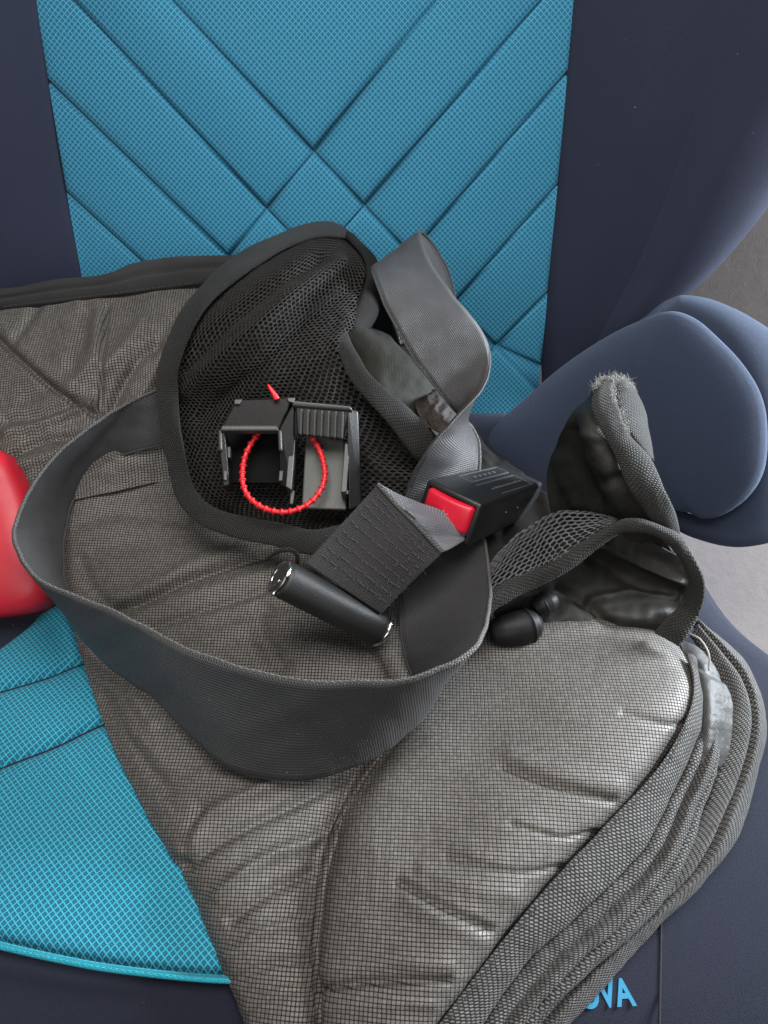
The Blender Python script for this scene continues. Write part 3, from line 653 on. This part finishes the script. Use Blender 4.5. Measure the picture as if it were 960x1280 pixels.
# stacked woven tapes along the right edge of the pad
A = [(490,1360,.016),(549,1280,.022),(613,1195,.026),(684,1108,.029),(754,1034,.031),(822,960,.033),(859,895,.035),(867,850,.034),(858,818,.030)]
B = [(555,1360,.008),(604,1280,.015),(664,1197,.019),(726,1142,.022),(802,1065,.024),(841,990,.026),(868,932,.029),(878,885,.029),(870,826,.027)]
ribbon('binding', A, B, M_TAPE_GREY, mat_, 220, 21, .002, bulge=.0016)
A = [(555,1360,.006),(600,1280,.012),(660,1197,.016),(722,1142,.019),(798,1067,.021),(838,993,.023),(864,940,.025),(874,900,.026)]
B = [(625,1360,-.002),(668,1280,.004),(748,1204,.008),(812,1147,.010),(852,1086,.012),(878,1008,.014),(890,965,.016),(890,930,.017)]
ribbon('binding', A, B, M_TAPE_GREY, mat_, 220, 41, .002, bulge=.0062, cross=lambda s, t: -.0045*np.exp(-((t-.30+.1*s)/.08)**2) - .0040*np.exp(-((t-.66)/.07)**2))
A = [(580,1360,-.004),(636,1280,.001),(686,1222,.003),(736,1174,.005),(786,1128,.007),(836,1080,.009),(876,1012,.011),(902,945,.014),(912,900,.016),(908,866,.017),(888,832,.018),(862,795,.019)]
B = [(640,1360,-.010),(712,1280,-.004),(766,1221,-.002),(820,1159,-.001),(883,1098,.000),(923,1041,.001),(947,960,.003),(956,912,.005),(947,864,.008),(922,821,.012),(892,796,.015),(866,780,.017)]
ribbon('binding', A, B, M_TAPE_GREY, mat_, 240, 31, .002, bulge=.0070, cross=lambda s, t: -.0050*np.exp(-((t-.42)/.06)**2))
rows = [[(850,800,.022),(872,808,.022),(894,826,.018)], [(858,850,.022),(886,850,.028),(914,868,.018)], [(862,900,.022),(890,900,.029),(918,905,.016)], [(862,945,.018),(884,950,.024),(912,945,.014)], [(858,985,.014),(872,992,.016),(890,985,.010)]]
P, W = net(rows, 110, 60); z = crumple(P[..., 0], P[..., 1], 50, .00035, 6, 3, (.5, 1.6)) + folds(P[..., 0], P[..., 1], [([(880,945),(890,960),(905,965)], 4, -.001), ([(870,830),(885,840),(905,850)], 4, -.001)])
sheet('lining', W + normals(W)*z[..., None], M_LEATHER, mat_, .0015, label='grey coated lining showing between the tapes')
tube('loose_thread', onZ([(862,792,.032),(876,800,.034),(886,818,.034),(886,838,.028)]), .0004, M_PALE, mat_, 6, 30)

def stitches(name, line, step, ln_, w, mat, parent, lift=.0006):
    P = onZ(cr(np.array(line, float), 400)); d = np.concatenate([[0], np.cumsum(np.linalg.norm(np.diff(P, axis=0), axis=1))])
    V, F = [], []
    for q in np.arange(step, d[-1]-step, step):
        a = np.array([np.interp(q-ln_/2, d, P[:, k]) for k in range(3)]); c = np.array([np.interp(q+ln_/2, d, P[:, k]) for k in range(3)])
        t = (c-a)/np.linalg.norm(c-a); s_ = np.cross(t, [0, 0, 1]); s_ /= np.linalg.norm(s_); up = np.array([0, 0, lift]); b = len(V)
        for e_ in (a, c): V += [e_-s_*w, e_+s_*w, e_+s_*w*.4+up, e_-s_*w*.4+up]
        F += [(b,b+1,b+5,b+4),(b+1,b+2,b+6,b+5),(b+2,b+3,b+7,b+6),(b+3,b,b+4,b+7),(b,b+3,b+2,b+1),(b+4,b+5,b+6,b+7)]
    return mk(name, np.array(V), F, mat, parent, smooth=False, kind='stuff')
M_ST = NT('black_stitch_thread').set(Base_Color=(.03, .029, .028), Roughness=.6)
stitches('stitching', [(558,1280,.0245),(621,1196,.0285),(691,1110,.0315),(760,1037,.0335),(827,964,.0355),(862,898,.0372)], .0030, .0020, .00028, M_ST, mat_)
stitches('stitching', [(0,384,.0935),(90,373,.096),(150,366,.098),(210,358,.098),(250,353,.098)], .0030, .0020, .00025, M_ST, mat_)

# ================================================================== BELT STRAP
A = [(500,430,.070),(482,365,.100),(466,336,.113),(470,352,.118),(487,393,.113),(520,450,.100),(550,490,.090),(575,520,.078),(592,535,.068),(600,560,.060),(598,600,.050),(600,650,.044),(608,690,.044),(612,740,.062),(605,788,.072),(575,822,.075),(500,849,.072),(370,850,.064),(240,814,.060),(150,768,.060),(90,744,.060),(46,722,.062),(22,688,.064),(20,656,.064),(53,588,.068),(122,527,.074),(195,488,.073),(240,478,.068)]
B = [(576,420,.055),(560,338,.086),(527,290,.115),(535,325,.118),(567,371,.114),(600,412,.106),(612,446,.101),(605,482,.098),(573,518,.091),(535,564,.082),(507,622,.060),(498,690,.044),(500,740,.036),(503,800,.034),(515,850,.030),(532,890,.027),(470,943,.024),(380,973,.022),(285,957,.021),(195,873,.021),(135,830,.024),(102,790,.028),(85,745,.031),(79,683,.034),(93,622,.037),(134,577,.047),(199,557,.052),(240,550,.050)]
bs, W = ribbon('belt_strap', A, B, M_WEB, None, 420, 17, .0012, wob=.0007)
bs['label'] = 'long black seat belt webbing looped across the mat and twisted behind the red button buckle'; bs['category'] = 'belt strap'
tube('selvedge', W[:, 0], .00085, M_EDGE, bs, 6); tube('selvedge', W[:, -1], .00075, M_WEB, bs, 6)

# ================================================================== STITCHED STRAP WITH ROLLER
r1 = onT(np.array([352,723,.330])); r2 = onT(np.array([474,785,.352])); ax = (r2-r1); Lr = np.linalg.norm(ax); ax /= Lr
toc = np.array([0, 0, CAM_H])-(r1+r2)/2; toc -= ax*(toc @ ax); toc /= np.linalg.norm(toc); sd = np.cross(ax, toc)
ss = thing('stitched_strap', 'short stitched black strap with silver tail and black roller bar beside the buckle', 'strap', tuple(r1))
RR = .0083
A = [(472,606,.084),(450,630,.080),(415,668,.074),(383,705,.069)]; B = [(553,690,.068),(533,710,.063),(505,738,.054),(477,768,.045)]
A = cr(np.array(A, float), 60); B = cr(np.array(B, float), 60); WA, WB = onZ(A), onZ(B)
# end of the strap wraps round the roller
th = np.linspace(.35, 3.4, 16); wrap = lambda s: np.array([r1 + ax*s + (toc*math.cos(t) + sd*math.sin(t)*-1)*(RR+.0006) for t in th])
t = np.linspace(0, 1, 60)[None, :, None]; W = WA[:, None]*(1-t)+WB[:, None]*t
W = W + normals(W)*(.0010*np.sin(t*9+2)*np.linspace(1, .2, 60)[:, None, None])
sw = sheet('webbing', W, M_WEB_STITCH, ss, .0032, uv=arc_uv(W.transpose(1, 0, 2)).transpose(1, 0, 2))
# rows of bar-tack stitching
V, F = [], []
Nn = normals(W); dA = W[-1, 30]-W[0, 30]; dA /= np.linalg.norm(dA); dW = W[30, -1]-W[30, 0]; dW /= np.linalg.norm(dW)
for i in range(9):
    for j in range(15):
        ii = int(7+i*5.6); jj = int(5+j*3.5)
        if ii > 58: continue
        c = W[ii, jj] + Nn[ii, jj]*.0001 + dA*rng.normal(0, .0002); b = len(V); ln_ = .0011*rng.uniform(.7, 1.2); d1 = dW if (i+j) % 3 else (dW+dA)*.7; wd = np.cross(Nn[ii, jj], d1)*.00030
        for q in (c-d1*ln_, c+d1*ln_):
            V += [q-wd, q+wd, q+wd*.5+Nn[ii, jj]*.0004, q-wd*.5+Nn[ii, jj]*.0004]
        F += [(b, b+1, b+5, b+4), (b+1, b+2, b+6, b+5), (b+2, b+3, b+7, b+6), (b+3, b, b+4, b+7), (b, b+3, b+2, b+1), (b+4, b+5, b+6, b+7)]
mk('stitching', np.array(V), F, NT('dark_stitch_thread').set(Base_Color=(.042, .039, .040), Roughness=.6), sw, smooth=False, kind='stuff')
strands('fuzz', [W[i, j] for i in range(5, 58, 3) for j in range(3, 58, 3)], 240, .0022, .00007, NT('fuzz_thread').set(Base_Color=(.10, .095, .095), Roughness=.7), sw, 1.0)
lip = W[0] + Nn[0]*.0004
tube('folded_edge', lip, .0011, M_EDGE, sw, 8)
A = [(476,606,.084),(505,620,.080),(540,633,.073),(590,657,.063)]; B = [(551,690,.068),(560,687,.067),(570,682,.064),(580,676,.060)]
ribbon('silver_tail', A, B, M_WEB_SILVER, ss, 70, 40, .0012, cross=lambda s, t: .0030*np.exp(-((t-.50+.15*s)/.16)**2)*(1-s) - .0022*np.exp(-((t-.74)/.10)**2)*(1-.6*s), label='silver grey webbing tail running into the buckle')
rl = tube('roller', [r1, r1+ax*.0006, r1+ax*.002, r2-ax*.002, r2-ax*.0006, r2], RR, mat_plastic('black_powder_coat', (.017, .017, .017), .45, .5), ss, 48, rad=[RR-.0008, RR-.0002, RR, RR, RR-.0002, RR-.0008])
rl.data.set_sharp_from_angle(angle=math.radians(50))
for c0, dr in ((r1, -ax), (r2, ax)):
    cap = tube('end_cap', [c0, c0+dr*.0012, c0+dr*.0016], RR, M_STEEL if dr @ ax < 0 else M_PLAS, rl, 40, rad=[RR-.0014, RR-.0014, RR-.0022])
    ang = np.linspace(.6, 5.6, 60) if dr @ ax < 0 else np.linspace(-1.2, 1.6, 40)
    tube('spring_ring', [c0 + dr*.0009 + (toc*math.cos(q+.5)+sd*math.sin(q+.5))*(RR-.0007) for q in ang], .0011, M_CHROME, rl, 8)
tube('spring_ring', [r1 - ax*.0022 + (toc*math.cos(q)+sd*math.sin(q))*(RR*.55) for q in np.linspace(.2, 2.4, 24)], .0005, M_CHROME, rl, 6)

# ================================================================== BELT BUCKLE
cw = lambda c: np.array([1., 0, 0])*c[0] + np.array([0, SP, CP])*-c[1] + np.array([0, CP, -SP])*c[2]
M3 = np.stack([cw((92,-28,140)), cw((-66,-34,36.6)), cw((16,-54,-21.3))]); M3 /= np.linalg.norm(M3, axis=1)[:, None]
Uu, _, Vt = np.linalg.svd(M3); M3 = Uu @ Vt; ex, ey, ez = M3
PXM = .346/960; BL, BW, BH = 222*PXM, 84*PXM, 61*PXM
corner = onT(np.array([603, 631, .346])); org = corner - ez*BH              # local: x back along the length, y to the left, z up
FR = (org, ex, ey, ez)
bu = thing('belt_buckle', 'black seat belt buckle with bright red push button beside the silver strap tail', 'buckle', tuple(org))
bm = bmesh.new(); vs = box(bm, 0, BL, 0, BW, 0, BH)
for q in vs:
    if q.co.x > BL*.9: q.co.y = BW/2 + (q.co.y-BW/2)*.90; q.co.z *= .94
bmesh.ops.bevel(bm, geom=list(bm.edges), offset=.0020, segments=4, profile=.5, affect='EDGES')
bm.faces.ensure_lookup_table(); bm.normal_update(); ff = max(bm.faces, key=lambda f: -f.normal.x*f.calc_area())
bmesh.ops.inset_region(bm, faces=[ff], thickness=.0002); bmesh.ops.inset_region(bm, faces=[ff], thickness=.0004)
r_ = bmesh.ops.extrude_face_region(bm, geom=[ff]); vv = [q for q in r_['geom'] if isinstance(q, bmesh.types.BMVert)]; bmesh.ops.translate(bm, verts=vv, vec=(.006, 0, 0)); bm.faces.remove(ff)
hs = bm_obj('housing', bm, M_PLAS, bu, FR, True)
bm = bmesh.new(); vs = box(bm, -.0012, .010, .0026, BW-.0026, BH*.24, BH-.0024)
bmesh.ops.subdivide_edges(bm, edges=[e for e in bm.edges if abs(e.verts[0].co.y-e.verts[1].co.y) > .01], cuts=8)
for q in bm.verts:
    k = 1-((q.co.y-BW/2)/(BW/2))**2
    if q.co.x < 0: q.co.x -= .0022*k
    if q.co.z > BH*.5: q.co.z -= .0009*(k if q.co.x < .02 else 0)
bmesh.ops.bevel(bm, geom=[e for e in bm.edges if e.calc_face_angle(0) > .8], offset=.0022, segments=4, profile=.5, affect='EDGES')
bt = bm_obj('push_button', bm, M_RED, bu, FR, True)
V = []; bm = bmesh.new()
for (y, z) in ((.52,.66),(.60,.60),(.44,.60),(.63,.50),(.41,.50),(.56,.44),(.48,.44),(.52,.54)):
    from mathutils import Matrix
    yy = y*BW; k = 1-((yy-BW/2)/(BW/2))**2
    bmesh.ops.create_icosphere(bm, subdivisions=2, radius=.00042, matrix=Matrix.Translation((-.0012-.0022*k, yy, BH*.24+(BH*.76-.0024)*(z-.2)*1.1)))
bm_obj('raised_dots', bm, NT('pale_red_dots').set(Base_Color=(.75, .10, .13), Roughness=.3), bt, FR, True)
bm = bmesh.new(); box(bm, -.0016, .010, .0045, .0095, BH*.03, BH*.16); bm_obj('metal_tongue', bm, M_STEEL, bu, FR, bevel=.0004)
bm = bmesh.new(); box(bm, .004, .011, .002, BW-.002, BH*.05, BH*.225); bm_obj('slot', bm, M_PLAS_DULL, bu, FR)
# raised frames and worn, unreadable moulding on the top face
bm = bmesh.new(); zt = BH-.0001; zf = lambda x: zt - (BH*.06)*(x/BL)
def bar(x0, x1, y0, y1, h=.00035): 
    v8 = box(bm, x0, x1, y0, y1, 0, h)
    for q in v8: q.co.z += zf(q.co.x)
def rectf(x0, x1, y0, y1, w=.0006):
    bar(x0, x1, y0, y0+w); bar(x0, x1, y1-w, y1); bar(x0, x0+w, y0+w, y1-w); bar(x1-w, x1, y0+w, y1-w)
rectf(BL*.30, BL*.86, BW*.60, BW*.86); bar(BL*.36, BL*.84, BW*.10, BW*.10+.0005); bar(BL*.28, BL*.84, BW*.48, BW*.48+.0006); bar(BL*.84, BL*.84+.0006, BW*.10, BW*.48)
for k in range(9): bar(BL*(.36+.05*k), BL*(.385+.05*k+.012*rng.random()), BW*.27, BW*.27+.0016*(.6+.5*rng.random()))
for k in range(5): bar(BL*(.42+.07*k), BL*(.45+.07*k), BW*.70, BW*.70+.0014)
bm_obj('raised_moulding', bm, M_EMB, hs, FR)
bm = bmesh.new()
for x in (.42, .60): bmesh.ops.create_icosphere(bm, subdivisions=2, radius=.0005, matrix=Matrix.Translation((BL*x, 0, BH*.55)))
bm_obj('rivet', bm, M_EMB, hs, FR, True)

# ================================================================== PLASTIC GUIDES AND TIE
gn = np.array([0, -.46, .888]); gn /= np.linalg.norm(gn); gy = np.array([0, -.888, -.46]); gy /= np.linalg.norm(gy); gx = np.array([1., 0, 0])
G0 = onZ(np.array([366., 570., .068]))
def GP(p, h=0.0):                               # sight line onto the plane the guides lie on, lifted by h
    p = np.asarray(p, float); d = ray(p[..., 0], p[..., 1]); c = np.array([0, 0, CAM_H]); hh = p[..., 2] if p.shape[-1] > 2 else h
    t = ((G0-c) @ gn + hh)/(d @ gn); return c + d*np.asarray(t)[..., None]
def loc(u, v, h=0.0): w = GP(np.array([u, v, h])) - G0; return w @ gx, w @ gy, w @ gn
GF = (G0, gx, gy, gn)
def quadblock(bm, pts, h0, h1):
    """block over a pixel quadrilateral, h0/h1 = heights (per corner or single)"""
    h0 = [h0]*4 if not isinstance(h0, (list, tuple)) else h0; h1 = [h1]*4 if not isinstance(h1, (list, tuple)) else h1
    top = [bm.verts.new(loc(u, v, h)) for (u, v), h in zip(pts, h1)]; bot = []
    for tv, h in zip(top, h0): bot.append(bm.verts.new((tv.co.x, tv.co.y, h)))
    bm.faces.new(top); bm.faces.new(bot[::-1])
    for i in range(4): bm.faces.new((top[i], bot[i], bot[(i+1) % 4], top[(i+1) % 4]))
g1 = thing('plastic_guide', 'black plastic belt guide with smooth hood and dark hollow opening', 'plastic guide', tuple(GP(np.array([310., 560., 0.]))), 'plastic guides tied with the red beaded tie')
def gobj(name, blocks, mat, parent, bevel=.0007):
    bm = bmesh.new()
    for b in blocks: quadblock(bm, *b)
    return bm_obj(name, bm, mat, parent, GF, bevel=bevel)
hood = gobj('hood', [([(295,500),(366,497),(348,536),(276,536)], [.014,.014,.0140,.0140], [.022,.022,.0190,.0190])], M_PLAS_DULL, g1)
gobj('lip', [([(277,531),(346,531),(349,538),(274,538)], [.0150]*4, [.0200]*4), ([(272,537),(277,537),(278,563),(273,563)], [.0100]*4, [.0192,.0192,.0170,.0170]), ([(347,537),(352,537),(353,563),(348,563)], [.0100]*4, [.0192,.0192,.0172,.0172])], M_PLAS_EDGE, hood, .0009)
gobj('side_wall', [([(272,540),(281,540),(287,606),(279,608)], 0, [.0178,.0178,.010,.010])], M_PLAS, g1)
gobj('side_wall', [([(349,536),(368,500),(366,612),(350,606)], 0, [.0175,.020,.012,.010])], M_PLAS_DULL, g1)
gobj('floor_plate', [([(280,540),(352,540),(350,604),(284,604)], -.001, .0012)], NT('shade_painted_black_plastic').set(Base_Color=(.004, .004, .004), Roughness=.7, Specular_IOR_Level=.08), g1)  # near-black matt colour paints in the shade inside the hollow
for q in ([(284,558),(288,558),(288,572),(284,572)], [(279,588),(283,588),(283,600),(279,600)], [(349,588),(354,588),(353,601),(348,601)], [(354,560),(357,560),(357,576),(354,576)]):
    gobj('clip_edge', [(q, .008, .0125)], M_PLAS_EDGE, g1, .0004)
gobj('clip_edge', [([(293,499),(303,499),(299,505),(293,505)], .0215, .0232)], M_PLAS_EDGE, g1, .0003); gobj('clip_edge', [([(358,497),(369,497),(366,503),(361,502)], .0215, .0232)], M_PLAS_EDGE, g1, .0003)
g2 = thing('plastic_guide', 'black plastic belt guide with ribbed hood and grey floor plate', 'plastic guide', tuple(GP(np.array([405., 570., 0.]))), 'plastic guides tied with the red beaded tie')
hood = gobj('hood', [([(369,506),(438,511),(429,549),(371,543)], [.018,.018,.0125,.0125], [.020,.020,.0145,.0145])], M_PLAS, g2, .001)
for k in range(7):
    x0 = 375+8.6*k; gobj('rib', [([(x0,511+k*.6),(x0+3.0,511+k*.6),(x0+2.0,543+k*.8),(x0-.8,543+k*.8)], [.018,.018,.013,.013], [.0225,.0225,.0172,.0172])], M_PLAS_EDGE, g2, .0003)
gobj('lip', [([(364,500),(438,507),(441,513),(365,507)], [.0150]*4, [.0225,.0225,.0215,.0215])], M_PLAS_EDGE, hood, .0009)
gobj('floor_plate', [([(382,546),(430,550),(433,637),(377,635)], .0, .0025)], M_PLATE, g2)
gobj('side_wall', [([(434,510),(448,514),(452,632),(436,637)], 0, [.0205,.017,.004,.006])], M_PLAS, g2)
gobj('side_wall', [([(361,545),(370,545),(366,632),(362,610)], 0, [.014,.014,.006,.006])], M_PLAS_DULL, g2)
gobj('clip_edge', [([(362,550),(369,550),(364,612),(357,608)], .002, .0148)], M_PLAS_EDGE, g2, .0004); gobj('clip_edge', [([(363,613),(368,613),(366,630),(362,630)], .006, .0105)], M_PLAS_EDGE, g2, .0004)
gobj('clip_edge', [([(431,554),(437,554),(433,615),(426,615)], .002, .0135)], M_PLAS_EDGE, g2, .0004); gobj('clip_edge', [([(430,612),(436,612),(436,618),(430,618)], .006, .0120)], M_PLAS, g2, .0004)

tie_px = [(338,524,.010),(324,541,.010),(313,556,.010),(306,572,.010),(303,590,.011),(304,606,.012),(310,620,.012),(322,631,.012),(338,638,.0125),(356,640,.013),(373,636,.013),(389,627,.012),(401,612,.011),(406,595,.010),(404,577,.009),(398,560,.008),(391,548,.007),(386,540,.006)]
Pt = cr(GP(np.array(tie_px)), 400)
tie = thing('cable_tie', 'red beaded cable tie ring joining the two black plastic guides', 'cable tie', tuple(Pt[200]))
seg = np.concatenate([[0], np.cumsum(np.linalg.norm(np.diff(Pt, axis=0), axis=1))]); rad = .00115 + .00065*np.clip(np.cos(seg/.0040*2*math.pi)*1.6-.5, 0, 1); rad[:6] = .0012
tube('beaded_loop', Pt, .001, M_TIE, tie, 12, rad=rad)
tip = GP(np.array([(335,481,.026),(338,486,.0258),(342,492,.025),(346,499,.0235)])); tube('pointed_tip', tip, .001, M_TIE, tie, 10, 20, rad=np.linspace(.0005, .0016, 20))

# ================================================================== SMALL BLACK KNOBS, CORD
def knob(label, path, rads, name='plastic_clip'):
    P = cr(onZ(np.array(path, float)), 40); R = np.interp(np.linspace(0, 1, 40), np.linspace(0, 1, len(rads)), rads)
    t = thing(name, label, 'plastic clip', tuple(P[20] - np.array([0, 0, max(rads)])), 'black clips under the pocket rim'); k = tube('body', P, .01, M_PLAS_DULL, t, 28, rad=R); return t, P, R
t1, P1, R1 = knob('larger rounded glossy black plastic clip under the pocket rim', [(612,792,.034),(622,790,.035),(645,786,.036),(664,780,.036),(675,776,.036)], [.0030,.0058,.0072,.0080,.0080,.0066,.0030])
tube('collar', [P1[26]+(P1[27]-P1[26])*s for s in (0, 1.2)], R1[26]+.0004, M_PLAS_DULL, t1, 28)
t2, P2, R2 = knob('smaller black plastic clip half hidden behind the larger rounded clip', [(668,762,.040),(678,756,.041),(688,750,.041),(694,746,.041)], [.003,.0050,.0054,.0046,.0020])
tube('collar', [P2[12]+(P2[13]-P2[12])*s for s in (0, 1.2)], R2[12]+.0004, M_PLAS_DULL, t2, 28)
cl = tube('cord_loop', onZ([(334,698,.048),(346,690,.056),(360,687,.060),(370,691,.060),(372,702,.055),(368,712,.05)]), .0011, M_TAPE_DARK, None, 8, 40)
cl['label'] = 'thin dark cord loop beside the chrome end of the roller'; cl['category'] = 'cord'
